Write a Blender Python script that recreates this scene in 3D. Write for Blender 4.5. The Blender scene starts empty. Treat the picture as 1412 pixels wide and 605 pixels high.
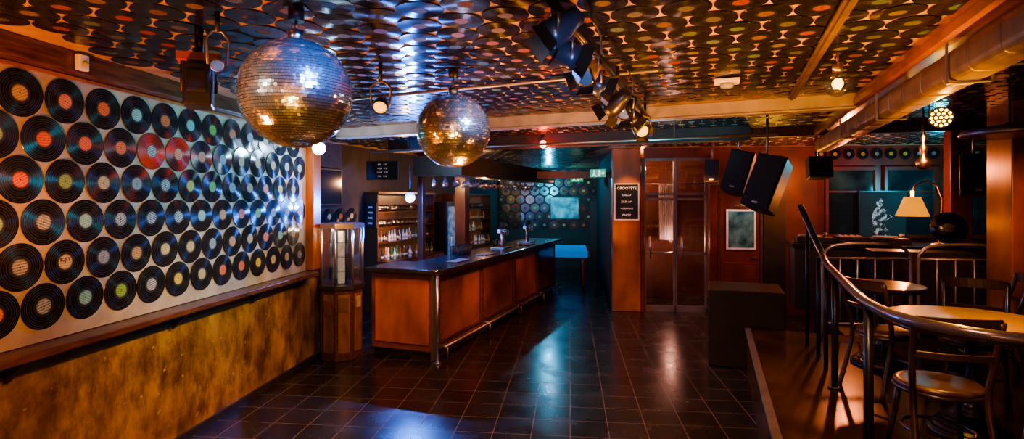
import bpy, bmesh, math, random
from mathutils import Vector, Matrix
random.seed(7)
R=math.radians
A=R(6.1); B=R(20.3)
COL=bpy.context.scene.collection
CEIL=2.92

# ------------------------------------------------------------------ materials
def mat(name,col,rough=.5,metal=0,col2=None,scale=6,bump=0,emit=None,estr=0,stretch=None,aniso=0,coat=0,contrast=(.35,.65)):
    m=bpy.data.materials.new(name); m.use_nodes=True
    nt=m.node_tree; p=nt.nodes['Principled BSDF']
    p.inputs['Base Color'].default_value=(*col,1)
    p.inputs['Roughness'].default_value=rough
    p.inputs['Metallic'].default_value=metal
    if coat: p.inputs['Coat Weight'].default_value=coat; p.inputs['Coat Roughness'].default_value=.15
    if emit: p.inputs['Emission Color'].default_value=(*emit,1); p.inputs['Emission Strength'].default_value=estr
    tc=nt.nodes.new('ShaderNodeTexCoord'); mp=nt.nodes.new('ShaderNodeMapping')
    nt.links.new(tc.outputs['Object'],mp.inputs[0])
    if stretch: mp.inputs['Scale'].default_value=stretch
    n=nt.nodes.new('ShaderNodeTexNoise'); n.inputs['Scale'].default_value=scale; n.inputs['Detail'].default_value=6
    nt.links.new(mp.outputs[0],n.inputs['Vector'])
    r=nt.nodes.new('ShaderNodeValToRGB')
    c2=col2 or tuple(min(1,c*1.25+.004) for c in col)
    r.color_ramp.elements[0].position=contrast[0]; r.color_ramp.elements[1].position=contrast[1]
    r.color_ramp.elements[0].color=(*col,1); r.color_ramp.elements[1].color=(*c2,1)
    nt.links.new(n.outputs['Fac'],r.inputs[0]); nt.links.new(r.outputs[0],p.inputs['Base Color'])
    if bump:
        b=nt.nodes.new('ShaderNodeBump'); b.inputs['Strength'].default_value=bump; b.inputs['Distance'].default_value=.02
        nt.links.new(n.outputs['Fac'],b.inputs['Height']); nt.links.new(b.outputs[0],p.inputs['Normal'])
    return m

def grungemat(name):
    m=mat(name,(.13,.065,.012),.36,col2=(.36,.22,.05),scale=2.0,bump=.25,stretch=(1.6,1.6,1.2),contrast=(.3,.75),coat=.2)
    nt=m.node_tree; p=nt.nodes['Principled BSDF']
    src=p.inputs['Base Color'].links[0].from_socket
    tc=nt.nodes.new('ShaderNodeTexCoord'); mp=nt.nodes.new('ShaderNodeMapping'); mp.inputs['Scale'].default_value=(2.6,2.6,1.4)
    nt.links.new(tc.outputs['Object'],mp.inputs[0])
    n=nt.nodes.new('ShaderNodeTexNoise'); n.inputs['Scale'].default_value=1.5; n.inputs['Detail'].default_value=12; n.inputs['Roughness'].default_value=.72
    nt.links.new(mp.outputs[0],n.inputs['Vector'])
    r=nt.nodes.new('ShaderNodeValToRGB'); r.color_ramp.elements[0].position=.4; r.color_ramp.elements[1].position=.58
    r.color_ramp.elements[0].color=(.3,.24,.18,1); r.color_ramp.elements[1].color=(1,1,1,1)
    nt.links.new(n.outputs['Fac'],r.inputs[0])
    v=nt.nodes.new('ShaderNodeTexNoise'); v.inputs['Scale'].default_value=16; v.inputs['Detail'].default_value=8; nt.links.new(tc.outputs['Object'],v.inputs['Vector'])
    r2=nt.nodes.new('ShaderNodeValToRGB'); r2.color_ramp.elements[0].position=.66; r2.color_ramp.elements[1].position=.72
    r2.color_ramp.elements[0].color=(0,0,0,1); r2.color_ramp.elements[1].color=(.5,.5,.5,1)
    nt.links.new(v.outputs['Fac'],r2.inputs[0])
    mu=nt.nodes.new('ShaderNodeMix'); mu.data_type='RGBA'; mu.blend_type='MULTIPLY'; mu.inputs[0].default_value=1
    nt.links.new(src,mu.inputs[6]); nt.links.new(r.outputs[0],mu.inputs[7])
    mx=nt.nodes.new('ShaderNodeMix'); mx.data_type='RGBA'; nt.links.new(r2.outputs[0],mx.inputs[0]); nt.links.new(mu.outputs[2],mx.inputs[6]); mx.inputs[7].default_value=(.45,.36,.2,1)
    nt.links.new(mx.outputs[2],p.inputs['Base Color'])
    return m

def glassmat(name,tint=(.8,.9,1),gloss=.25,rough=.05):
    m=bpy.data.materials.new(name); m.use_nodes=True; nt=m.node_tree
    nt.nodes.remove(nt.nodes['Principled BSDF']); o=nt.nodes['Material Output']
    t=nt.nodes.new('ShaderNodeBsdfTransparent'); t.inputs[0].default_value=(*tint,1)
    g=nt.nodes.new('ShaderNodeBsdfGlossy'); g.inputs['Roughness'].default_value=rough
    mx=nt.nodes.new('ShaderNodeMixShader'); mx.inputs[0].default_value=gloss
    nt.links.new(t.outputs[0],mx.inputs[1]); nt.links.new(g.outputs[0],mx.inputs[2]); nt.links.new(mx.outputs[0],o.inputs[0])
    return m

def floormat():
    m=mat('floor_tiles',(.012,.012,.013),.2); nt=m.node_tree; p=nt.nodes['Principled BSDF']
    tc=nt.nodes.new('ShaderNodeTexCoord')
    br=nt.nodes.new('ShaderNodeTexBrick'); br.offset=0; br.squash=1
    br.inputs['Scale'].default_value=1; br.inputs['Brick Width'].default_value=.33; br.inputs['Row Height'].default_value=.33
    br.inputs['Mortar Size'].default_value=.0048; br.inputs['Mortar Smooth'].default_value=.2
    br.inputs['Color1'].default_value=(.007,.0062,.0065,1); br.inputs['Color2'].default_value=(.015,.012,.012,1); br.inputs['Mortar'].default_value=(.10,.07,.05,1)
    nt.links.new(tc.outputs['Object'],br.inputs['Vector'])
    nt.links.new(br.outputs['Color'],p.inputs['Base Color'])
    n=nt.nodes.new('ShaderNodeTexNoise'); n.inputs['Scale'].default_value=2.5; n.inputs['Detail'].default_value=8
    nt.links.new(tc.outputs['Object'],n.inputs['Vector'])
    mr=nt.nodes.new('ShaderNodeMapRange'); mr.inputs[1].default_value=.3; mr.inputs[2].default_value=.7; mr.inputs[3].default_value=.18; mr.inputs[4].default_value=.32
    nt.links.new(n.outputs['Fac'],mr.inputs[0]); nt.links.new(mr.outputs[0],p.inputs['Roughness'])
    b=nt.nodes.new('ShaderNodeBump'); b.inputs['Strength'].default_value=.5; b.inputs['Distance'].default_value=.004; b.invert=True
    nt.links.new(br.outputs['Fac'],b.inputs['Height']); nt.links.new(b.outputs[0],p.inputs['Normal'])
    return m

def vinylmat(name,aniso=True):
    m=bpy.data.materials.new(name); m.use_nodes=True; nt=m.node_tree; p=nt.nodes['Principled BSDF']
    p.inputs['Base Color'].default_value=(.006,.006,.007,1); p.inputs['Roughness'].default_value=.24
    p.inputs['Specular IOR Level'].default_value=.5
    if aniso:
        p.inputs['Anisotropic'].default_value=.88; p.inputs['Roughness'].default_value=.2; p.inputs['Anisotropic Rotation'].default_value=.25; p.inputs['Specular IOR Level'].default_value=.38
        t=nt.nodes.new('ShaderNodeTangent'); t.direction_type='RADIAL'; t.axis='Z'
        nt.links.new(t.outputs[0],p.inputs['Tangent'])
        tc=nt.nodes.new('ShaderNodeTexCoord'); ln=nt.nodes.new('ShaderNodeVectorMath'); ln.operation='LENGTH'
        nt.links.new(tc.outputs['Object'],ln.inputs[0])
        mr=nt.nodes.new('ShaderNodeMapRange'); mr.inputs[1].default_value=0; mr.inputs[2].default_value=.14
        nt.links.new(ln.outputs['Value'],mr.inputs[0])
        r=nt.nodes.new('ShaderNodeValToRGB'); e=r.color_ramp
        e.interpolation='CONSTANT'
        e.elements[0].color=(.02,.02,.022,1); e.elements[0].position=0
        e.elements[1].color=(.006,.006,.007,1); e.elements[1].position=.45
        for pos in (.54,.63,.74,.82,.9):
            a=e.elements.new(pos); a.color=(.04,.04,.045,1); a=e.elements.new(pos+.014); a.color=(.006,.006,.007,1)
        nt.links.new(mr.outputs[0],r.inputs[0]); nt.links.new(r.outputs[0],p.inputs['Base Color'])
    return m

def labelmat(name,c1,c2,k=1):
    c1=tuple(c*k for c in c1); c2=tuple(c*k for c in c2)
    m=bpy.data.materials.new(name); m.use_nodes=True; nt=m.node_tree; p=nt.nodes['Principled BSDF']
    p.inputs['Roughness'].default_value=.6; p.inputs['Specular IOR Level'].default_value=.2
    tc=nt.nodes.new('ShaderNodeTexCoord'); ln=nt.nodes.new('ShaderNodeVectorMath'); ln.operation='LENGTH'
    nt.links.new(tc.outputs['Object'],ln.inputs[0])
    w=nt.nodes.new('ShaderNodeTexWave'); w.bands_direction='Y'; w.inputs['Scale'].default_value=20; w.inputs['Distortion'].default_value=9; w.inputs['Detail Scale'].default_value=40; w.inputs['Detail'].default_value=3
    nt.links.new(tc.outputs['Object'],w.inputs['Vector'])
    gt=nt.nodes.new('ShaderNodeMath'); gt.operation='GREATER_THAN'; gt.inputs[1].default_value=.72
    nt.links.new(w.outputs['Fac'],gt.inputs[0])
    mx=nt.nodes.new('ShaderNodeMix'); mx.data_type='RGBA'; mx.inputs[6].default_value=(*c1,1); mx.inputs[7].default_value=(*c2,1)
    nt.links.new(gt.outputs[0],mx.inputs[0])
    r=nt.nodes.new('ShaderNodeValToRGB'); e=r.color_ramp; e.interpolation='CONSTANT'
    e.elements[0].position=0; e.elements[0].color=(0,0,0,1); e.elements[1].position=.1; e.elements[1].color=(1,1,1,1)
    a=e.elements.new(.84); a.color=(.45,.45,.45,1)
    mr=nt.nodes.new('ShaderNodeMapRange'); mr.inputs[2].default_value=.05
    nt.links.new(ln.outputs['Value'],mr.inputs[0]); nt.links.new(mr.outputs[0],r.inputs[0])
    mu=nt.nodes.new('ShaderNodeMix'); mu.data_type='RGBA'; mu.blend_type='MULTIPLY'; mu.inputs[0].default_value=1
    nt.links.new(mx.outputs[2],mu.inputs[6]); nt.links.new(r.outputs[0],mu.inputs[7])
    nt.links.new(mu.outputs[2],p.inputs['Base Color'])
    return m

M_floor=floormat()
M_vinyl=vinylmat('vinyl_black'); M_vinyl2=vinylmat('vinyl_black_plain',False)
LC=[('orange',(.62,.13,.01),(.04,.01,.01)),('red',(.36,.02,.008),(.5,.35,.12)),('cream',(.42,.32,.13),(.05,.03,.02)),('teal',(.02,.2,.2),(.4,.4,.25)),
 ('silver',(.22,.24,.22),(.02,.02,.02)),('black',(.012,.012,.014),(.5,.5,.45)),('green',(.2,.3,.02),(.03,.05,.02)),('navy',(.02,.04,.10),(.4,.4,.3)),('yellow',(.55,.35,.02),(.05,.02,.01)),('brown',(.15,.06,.01),(.5,.3,.1))]
LAB=[labelmat('label_%s'%n,a,b) for n,a,b in LC]
LABC=[labelmat('dim_label_%s'%n,a,b,.35) for n,a,b in LC]  # ceiling copies of the label colours, darkened against the strong close light
LW=[4,2,4,3,3,5,2,2,4,3]; LWC=[3,2,2,2,2,6,1,2,2,5]
def pick(c=False): return random.choices(range(10),LWC if c else LW)[0]
M_ceil=mat('ceiling_cream',(.30,.17,.075),.4,col2=(.46,.29,.14))
M_beam=mat('beam_steel_paint',(.28,.24,.2),.4,col2=(.38,.33,.28))
M_panel=mat('panel_offwhite',(.20,.15,.095),.6,col2=(.31,.25,.17),scale=4)
M_grunge=grungemat('wall_grunge_ochre')
M_darkwall=mat('wall_dark',(.013,.007,.006),.75,col2=(.026,.014,.010))
M_redwall=mat('wall_red',(.06,.010,.005),.42,col2=(.12,.022,.009),scale=3)
M_wood=mat('wood_dark_brown',(.035,.013,.005),.3,col2=(.11,.042,.013),scale=5,stretch=(8,1,8),bump=.05)
M_orangewood=mat('wood_orange',(.15,.042,.008),.3,col2=(.34,.11,.022),scale=3,stretch=(1,1,.4),coat=.3)
M_tan=mat('wood_tan',(.10,.045,.015),.35,col2=(.2,.10,.035),scale=9,stretch=(1,1,.4),coat=.3)
M_barpanel=mat('bar_panel_copper',(.06,.014,.004),.24,col2=(.27,.075,.013),scale=1.2,coat=.6,contrast=(.3,.7))
M_black=mat('black_paint',(.012,.011,.011),.38)
M_blackgloss=mat('black_gloss',(.014,.013,.014),.16)
M_blackmetal=mat('black_metal',(.03,.03,.034),.33,.6)
M_steel=mat('steel',(.5,.5,.52),.28,1)
M_steeld=mat('steel_dull',(.22,.19,.18),.38,.8)
M_rail=mat('rail_steel',(.24,.21,.2),.36,.7)
M_brass=mat('brass',(.6,.35,.1),.3,1)
M_duct=mat('duct_zinc',(.24,.15,.06),.45,.7,col2=(.15,.09,.035),scale=9)
M_white=mat('white_plastic',(.5,.48,.44),.5)
M_mirror=mat('mirror_tile',(.94,.92,.88),.15,.97,col2=(.98,.96,.93))
M_platform=mat('platform_boards',(.02,.008,.005),.24,col2=(.08,.035,.008),scale=2.4,contrast=(.42,.8),bump=.1)
M_tabletop=mat('table_wood',(.32,.17,.02),.34,col2=(.48,.28,.045),scale=5,stretch=(1,9,1),coat=.2)
M_seat=mat('seat_wood',(.05,.022,.01),.3,col2=(.11,.05,.02),scale=6,stretch=(1,8,1),coat=.3)
M_chair=mat('chair_black_wood',(.03,.014,.009),.28,col2=(.05,.024,.014),coat=.3)
M_glass=glassmat('clear_glass'); M_glassd=glassmat('door_glass',(.9,.84,.84),.2,.04)
M_winglass=mat('window_dark_glass',(.01,.016,.02),.08,col2=(.03,.07,.07),scale=1.5,contrast=(.5,.7))
M_haze=mat('vestibule_haze',(.10,.03,.02),.7,col2=(.2,.12,.10),scale=1.1,contrast=(.4,.66))  # pale mottling paints the haze of the door glass onto the wall
M_drape=mat('reflection_drape_cloth',(.25,.24,.25),.6,col2=(.45,.45,.47),scale=3)  # cloth of the drape that stands in for a glass reflection
M_chalk=mat('chalkboard',(.008,.008,.008),.9)
M_chalkw=mat('chalk_white',(.75,.75,.7),.8,emit=(.8,.8,.75),estr=.15)
M_shade=mat('lamp_shade_orange',(.35,.12,.01),.8,emit=(1,.36,.015),estr=1.0)
M_bulbw=mat('bulb_white',(1,1,1),.5,emit=(.6,.8,1),estr=90)
M_bulbblue=mat('bulb_blue',(.02,.08,.6),.5,emit=(.03,.22,1),estr=9)
M_bulbred=mat('bulb_red',(1,.1,.02),.5,emit=(1,.05,.01),estr=16)
M_bulby=mat('led_yellow',(1,.6,.1),.5,emit=(1,.5,.04),estr=16)
M_lensy=mat('lens_yellow',(1,.7,.2),.3,emit=(1,.42,.05),estr=2.0)
M_lensd=mat('lens_dark',(.05,.08,.12),.08,emit=(.1,.25,.6),estr=.3)
M_green=mat('exit_green',(.02,.4,.16),.5,emit=(.03,.7,.3),estr=.5)
M_exitw=mat('exit_white',(1,1,1),.5,emit=(1,1,1),estr=.8)
M_teal=mat('poster_teal',(.01,.10,.12),.4,col2=(.2,.5,.5),scale=4,contrast=(.42,.7),emit=(.02,.3,.35),estr=.12)
M_blue=mat('cloth_blue_glow',(.004,.13,.38),.95,emit=(.005,.25,.8),estr=.5)  # blue glow put into the cloth itself, the table is no lamp
M_paper=mat('paper_white',(.35,.34,.3),.6,col2=(.2,.19,.17),scale=9)
M_mat=mat('rubber_mat',(.05,.045,.04),.7,col2=(.08,.07,.06),scale=9)
M_gblue=mat('bulb_gold',(1,.6,.2),.4,emit=(1,.42,.08),estr=9)
M_grille=mat('speaker_grille',(.014,.014,.016),.6,.3,col2=(.03,.03,.034),scale=120)

# ------------------------------------------------------------------ mesh builder
class M:
    def __init__(s): s.b=bmesh.new(); s.mi=0
    def _f(s,vs,sm=False):
        try:
            f=s.b.faces.new(vs); f.smooth=sm; f.material_index=s.mi; return f
        except ValueError: return None
    def box(s,c,d,rz=0,mx=None):
        c=Vector(c); m=mx or Matrix.Rotation(rz,3,'Z')
        v=[s.b.verts.new(c+m@Vector((x*d[0]/2,y*d[1]/2,z*d[2]/2))) for x in(-1,1) for y in(-1,1) for z in(-1,1)]
        for q in((0,1,3,2),(4,6,7,5),(0,4,5,1),(2,3,7,6),(0,2,6,4),(1,5,7,3)): s._f([v[i] for i in q])
        return s
    def lo(s,x0,x1,y0,y1,z0,z1): return s.box(((x0+x1)/2,(y0+y1)/2,(z0+z1)/2),(x1-x0,y1-y0,z1-z0))
    def tube(s,pts,r,seg=10,cap=True,closed=False):
        pts=[Vector(p) for p in pts]; n=len(pts); rings=[]
        rr=r if isinstance(r,(list,tuple)) else [r]*n
        up=None
        for i,p in enumerate(pts):
            if closed: t=(pts[(i+1)%n]-pts[i-1]).normalized()
            else: t=(pts[min(i+1,n-1)]-pts[max(i-1,0)]).normalized()
            if up is None:
                up=Vector((0,0,1)) if abs(t.z)<.9 else Vector((1,0,0))
            x=t.cross(up).normalized(); y=x.cross(t).normalized(); up=y
            rings.append([s.b.verts.new(p+(x*math.cos(a)+y*math.sin(a))*rr[i]) for a in [2*math.pi*k/seg for k in range(seg)]])
        rng=range(n) if closed else range(n-1)
        for i in rng:
            a,b=rings[i],rings[(i+1)%n]
            for k in range(seg): s._f([a[k],a[(k+1)%seg],b[(k+1)%seg],b[k]],True)
        if cap and not closed: s._f(rings[0][::-1]); s._f(rings[-1])
        return s
    def cyl(s,p0,p1,r,r1=None,seg=16): return s.tube([p0,p1],[r,r if r1 is None else r1],seg)
    def lathe(s,prof,seg=24,c=(0,0,0),mx=None,smooth=True,pw=0):
        c=Vector(c); rings=[]
        for r,z in prof:
            ring=[]
            for k in range(seg):
                a=2*math.pi*k/seg+(math.pi/4 if pw else 0); f=1
                if pw: f=1/((abs(math.cos(a))**pw+abs(math.sin(a))**pw)**(1/pw))
                v=Vector((max(r,1e-4)*f*math.cos(a),max(r,1e-4)*f*math.sin(a),z))
                if mx: v=mx@v
                ring.append(s.b.verts.new(c+v))
            rings.append(ring)
        for i in range(len(rings)-1):
            a,b=rings[i],rings[i+1]
            for k in range(seg): s._f([a[k],a[(k+1)%seg],b[(k+1)%seg],b[k]],smooth)
        s._f(rings[0][::-1]); s._f(rings[-1]); return s
    def poly(s,pts): s._f([s.b.verts.new(Vector(p)) for p in pts]); return s
    def prism(s,pts,z0,z1):
        a=[s.b.verts.new((x,y,z0)) for x,y in pts]; b=[s.b.verts.new((x,y,z1)) for x,y in pts]; n=len(pts)
        for k in range(n): s._f([a[k],a[(k+1)%n],b[(k+1)%n],b[k]])
        s._f(a[::-1]); s._f(b); return s
    def sphere(s,c,r,seg=16,sc=(1,1,1)):
        n=seg//2
        return s.lathe([(r*sc[0]*math.sin(math.pi*i/n),-r*sc[2]*math.cos(math.pi*i/n)) for i in range(n+1)],seg,c)
    def mesh(s,name,mats,fix=True):
        if fix: bmesh.ops.recalc_face_normals(s.b,faces=s.b.faces)
        me=bpy.data.meshes.new(name); s.b.to_mesh(me); s.b.free()
        for m in (mats if isinstance(mats,(list,tuple)) else [mats]): me.materials.append(m)
        return me
    def obj(s,name,mats,parent=None,loc=(0,0,0),rz=0,bev=0,label=None,rot=None,fix=True):
        o=bpy.data.objects.new(name,s.mesh(name,mats,fix)); COL.objects.link(o)
        o.location=loc; o.rotation_euler=rot or (0,0,rz)
        if parent: o.parent=parent
        if bev:
            md=o.modifiers.new('bevel','BEVEL'); md.width=bev; md.segments=2; md.limit_method='ANGLE'
        if label: o['label']=label
        return o

def tag(o,label,cat,group=None,kind=None):
    o['label']=label; o['category']=cat
    if group:o['group']=group
    if kind:o['kind']=kind
    return o
def T(name,label,cat,loc,rz=0,group=None,rot=None):
    o=bpy.data.objects.new(name,None); COL.objects.link(o); o.empty_display_size=.1
    o.location=loc; o.rotation_euler=rot or (0,0,rz); return tag(o,label,cat,group)
def S(o,label=None,cat=None):
    o['kind']='structure'
    if label:o['label']=label
    o['category']=cat or 'structure'
    return o
def dup(root,loc,rz,label=None,group=None,rot=None):
    n=root.copy(); n.location=loc; n.rotation_euler=rot or (0,0,rz); COL.objects.link(n)
    if label:n['label']=label
    if group:n['group']=group
    def rec(src,dst):
        for c in src.children:
            k=c.copy(); k.parent=dst; COL.objects.link(k); rec(c,k)
    rec(root,n); return n
def txt(parent,s,size,m,mw,name='lettering'):
    cu=bpy.data.curves.new('t','FONT'); cu.body=s; cu.size=size; cu.align_x='CENTER'; cu.align_y='CENTER'; cu.extrude=.0008
    to=bpy.data.objects.new('t',cu); COL.objects.link(to)
    bpy.context.view_layer.update()
    me=bpy.data.meshes.new_from_object(to.evaluated_get(bpy.context.evaluated_depsgraph_get()))
    bpy.data.objects.remove(to)
    me.materials.clear(); me.materials.append(m)
    o=bpy.data.objects.new(name,me); COL.objects.link(o)
    o.parent=parent; o.matrix_local=mw; return o
def bp(x,y,o=(-.973,6.76)):  # bar-aligned local -> world xy
    return (o[0]+x*math.cos(B)+y*math.sin(B), o[1]-x*math.sin(B)+y*math.cos(B))
UP=Matrix(((1,0,0),(0,0,-1),(0,1,0)))  # text plane xy -> xz facing -y

# ------------------------------------------------------------------ room shell
S(M().lo(-6,11,-3,19,-.1,0).obj('floor',M_floor,rz=-A),'black glossy square-tiled floor','floor')
S(M().lo(-7,11,-3,19,CEIL,CEIL+.1).obj('ceiling',M_ceil,rz=-A),'cream painted ceiling behind the vinyl records','ceiling')
WL=(-3.22,0,0)
S(M().lo(-.2,0,-2,7.03,0,CEIL).obj('wall_left',M_grunge,loc=WL,rz=-A),'stained mustard ochre plaster wall','wall')
S(M().lo(0.001,.02,-1.9,6.62,1.14,2.79).obj('trim_1',M_panel,loc=WL,rz=-A),'off-white board carrying the vinyl records','wall panel')
S(M().lo(0.001,.16,-1.9,6.98,2.79,CEIL-.001).obj('trim_2',M_wood,loc=WL,rz=-A,bev=.006),'dark wooden cornice beam','cornice')
S(M().lo(0.021,.05,-1.9,6.6,2.765,2.785).obj('trim_3',M_orangewood,loc=WL,rz=-A),'thin wooden batten under the cornice','trim')
S(M().lo(0.001,.025,-1.9,7,0,.06).obj('baseboard_left',M_black,loc=WL,rz=-A),'black skirting','baseboard')
S(M().lo(-.15,.1,6.66,6.86,1.14,2.79).obj('trim_4',M_orangewood,loc=WL,rz=-A,bev=.008),'orange lit wooden post at the wall end','post')
# drink ledge
t=T('wall_ledge','long dark wooden drinks ledge along the record wall','shelf',WL,-A)
M().lo(.001,.2,-1.8,6.6,1.09,1.135).obj('board',M_wood,t,bev=.006)
M().lo(.001,.03,-1.8,6.6,.98,1.085).obj('apron',M_black,t)
for y in (1.6,3.1,4.4,5.5,6.4):
    M().prism([(.03,.0),(.17,.0),(.03,-.13)],-.015,.015).obj('bracket',M_black,t,loc=(0,y,1.088),rot=(R(90),0,0))
# back bar wall
WB=(-3.4,7.65,0)
S(M().lo(-.2,0,-1.6,8.6,0,CEIL).obj('wall_bar',M_darkwall,loc=WB,rz=-B),'dark wall behind the bar','wall')
S(M().lo(-6,8,0,.2,0,CEIL).obj('wall_far',M_darkwall,loc=(0,16.1,0),rz=-A),'dark far wall of the pub','wall')
S(M().lo(-4.5,8,-.2,0,0,CEIL).obj('wall_front',M_tan,loc=(0,-1.4,0),rz=-A),'warm wood panelled wall','wall')
S(M().lo(0,.2,-1.9,12,0,CEIL).obj('wall_right',M_redwall,loc=(8.1,0,0),rz=-A*.3),'red wall','wall')
# back wall right of passage: frame origin at (1.8,9.75)
WR=(1.8,9.75,0)
def wr(x,y=0): return (1.8+x*math.cos(A)+y*math.sin(A), 9.75-x*math.sin(A)+y*math.cos(A))
m=M().lo(.56,1.72,.02,.22,2.74,CEIL).lo(1.72,6.9,.02,.22,0,CEIL)
S(m.obj('wall_back',M_redwall,loc=WR,rz=-A),'dark red painted wall','wall')
S(M().lo(0,.14,.34,6.1,0,CEIL).obj('wall_passage',M_darkwall,loc=WR,rz=-A),'dark passage wall','wall')
S(M().lo(0,.5,0,.32,0,CEIL-.001).obj('trim_5',M_orangewood,loc=WR,rz=-A,bev=.01),'orange wood clad column','column')
S(M().lo(.2,2.2,1.6,1.7,0,CEIL).obj('wall_vestibule',M_haze,loc=WR,rz=-A),'warm vestibule wall behind the glass doors, with painted haze','wall')
S(M().lo(1.68,1.8,-.06,.02,0,2.74).obj('trim_6',M_redwall,loc=WR,rz=-A,bev=.005),'dark red door jamb','trim')
S(M().lo(.505,.56,-.03,.1,0,2.74).obj('trim_20',M_redwall,loc=WR,rz=-A,bev=.005),'dark red door jamb','trim')
S(M().lo(-1.9,0,.1,.2,2.42,2.56).obj('trim_7',M_wood,loc=(1.8,10.6,0),rz=-A),'dark lintel over the passage','trim')
# glass doors
def glassdoor(n,x0,x1):
    m=M(); xm=(x0+x1)/2
    for a,b,c,d in ((x0,x0+.03,0,2.72),(x1-.03,x1,0,2.72),(x0,x1,0,.1),(x0,x1,1.02,1.06),(x0,x1,1.99,2.03),(x0,x1,2.08,2.12),(x0,x1,2.69,2.74)):
        m.lo(a,b,.08,.13,c,d)
    o=S(m.obj(n,M_rail,loc=WR,rz=-A),'grey metal framed glazed entrance door with transom','door')
    M().lo(x0+.035,x1-.035,.1,.106,.1,2.69).obj('glass_pane',M_glassd,o)
    M().tube([(x0+.1,.02,.95),(x0+.1,.02,1.35)],.012).obj('handle',M_steel,o)
    return o
glassdoor('door_1',.57,1.11); glassdoor('door_2',1.12,1.66)
# drape added in the vestibule as a pale reflection in the glass
def reflection_drape(x,y,w,h,z0):
    m=M(); n=60; P=[]
    for i in range(n+1): P.append((x+w*i/n,y+.025*math.sin(i*.9)))
    for i in range(n):
        a,b=P[i],P[i+1]; f=m._f([m.b.verts.new((a[0],a[1],z0)),m.b.verts.new((b[0],b[1],z0)),m.b.verts.new((b[0],b[1],z0+h)),m.b.verts.new((a[0],a[1],z0+h))],True)
    bmesh.ops.remove_doubles(m.b,verts=m.b.verts,dist=.0005)
    return m
t=T('reflection_drape','pale grey drape added behind the glass doors as a reflection','reflection_drape',(WR[0],WR[1],0),-A)
reflection_drape(1.0,1.2,.3,1.1,1.2).obj('fabric',M_drape,t); M().cyl((.6,1.2,2.31),(1.9,1.2,2.31),.012).obj('rail',M_steel,t)
# red door
o=S(M().lo(1.86,2.52,-.03,.015,0,2.12).lo(1.93,2.45,-.045,-.03,.15,.9).obj('door_3',M_redwall,loc=WR,rz=-A,bev=.006),'dark red painted door','door')
M().lo(2.4,2.46,-.08,-.03,.98,1.0).obj('handle',M_steel,o)
S(M().lo(1.81,1.855,-.05,.015,0,2.18).lo(2.525,2.57,-.05,.015,0,2.18).lo(1.855,2.525,-.05,.015,2.125,2.18).obj('trim_18',M_wood,loc=WR,rz=-A,bev=.004),'dark door frame','trim')
S(M().lo(2.58,2.95,-.05,.015,0,2.75).obj('trim_19',M_black,loc=WR,rz=-A,bev=.004),'black wall panel','trim')
o=S(M().lo(2.3,2.85,-.04,-.001,0,1.95).lo(2.37,2.78,-.055,-.04,1.1,1.8).obj('door_4',M_black,loc=(0,16.1,0),rz=-A),'black door with a small pale notice','door')
M().lo(2.5,2.65,-.062,-.056,1.5,1.7).obj('notice',M_paper,o)

# ---- raised platform
PO=(1.646,3.41,0)
def pp(x,y): return bp(x,y,PO)
t=T('platform','raised wooden seating platform with metal edge strip','platform',PO,-B)
M().lo(0,5.5,-3.2,3.15,.001,.5).obj('deck',M_platform,t)
M().lo(-.012,.045,-3.2,3.15,.475,.506).obj('edge_strip',M_rail,t)
t=T('disc_jockey_platform','raised black platform below the mixing desk','platform',PO,-B)
M().lo(1.0,5.0,3.16,5.05,.001,.5).obj('deck',M_black,t)

# ------------------------------------------------------------------ records
disc=M().lathe([(.004,.0),(.1365,.0),(.1375,.001),(.1365,.002),(.052,.002),(.004,.002)],40,smooth=False).mesh('vinyl_record',M_vinyl)
labm=[];labc=[]
for i in range(10):
    labm.append(M().lathe([(.003,.0021),(.048,.0021),(.048,.0027),(.003,.0027)],28,smooth=False).mesh('record_label',LAB[i]))
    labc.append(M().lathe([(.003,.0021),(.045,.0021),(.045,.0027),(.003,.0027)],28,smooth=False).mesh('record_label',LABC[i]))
lnames=[a[0] for a in LC]; lnames[5]='black and white'
recs=[]
nx=Vector((math.cos(A),-math.sin(A),0)); ny=Vector((math.sin(A),math.cos(A),0))
for r in range(6):
    for n in range(-3,12):
        s=3.178+.285*n+(r%2)*.1425+random.uniform(-.002,.002)
        if s>6.46: continue
        p=Vector((-3.22,0,2.62-.253*r+random.uniform(-.002,.002)))+ny*s+nx*.026
        mt=Matrix(((ny.x,0,nx.x),(ny.y,0,nx.y),(0,1,0)))
        recs.append((p,mt,'wall',(r,n),1.018))
segs=[(Vector((-2.3,7.1)),Vector((2.9,4.75)),.14),(Vector((1.45,.4)),Vector((3.98,6.85)),.15)]
def segd(p,a,b):
    d=b-a; k=max(0,min(1,(p-a).dot(d)/d.dot(d))); return (p-a-d*k).length
mtc=Matrix(((math.cos(B),math.sin(B)*-1,0),(-math.sin(B),-math.cos(B),0),(0,0,-1)))
PC=.242
for j in range(2,80):
    for i in range(-50,52):
        u=(i+(j%2)*.5)*PC; v=j*PC*.868
        x=u*math.cos(B)+v*math.sin(B); y=-u*math.sin(B)+v*math.cos(B)
        if y<1.7 or y>15.7 or abs(x)/y>1.2: continue
        if y<7.2 and x< -3.22+.107*y+.30: continue
        if y>=7.0 and x< -3.4+(y-7.65)*.37+.25: continue
        if x>1.6 and y>9.5-(x-1.8)*.107: continue
        if x>7.8: continue
        P=Vector((x,y))
        if any(segd(P,a,b)<w for a,b,w in segs): continue
        recs.append((Vector((x,y,CEIL-.006)),mtc,'ceiling',(i,j),.86))
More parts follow.
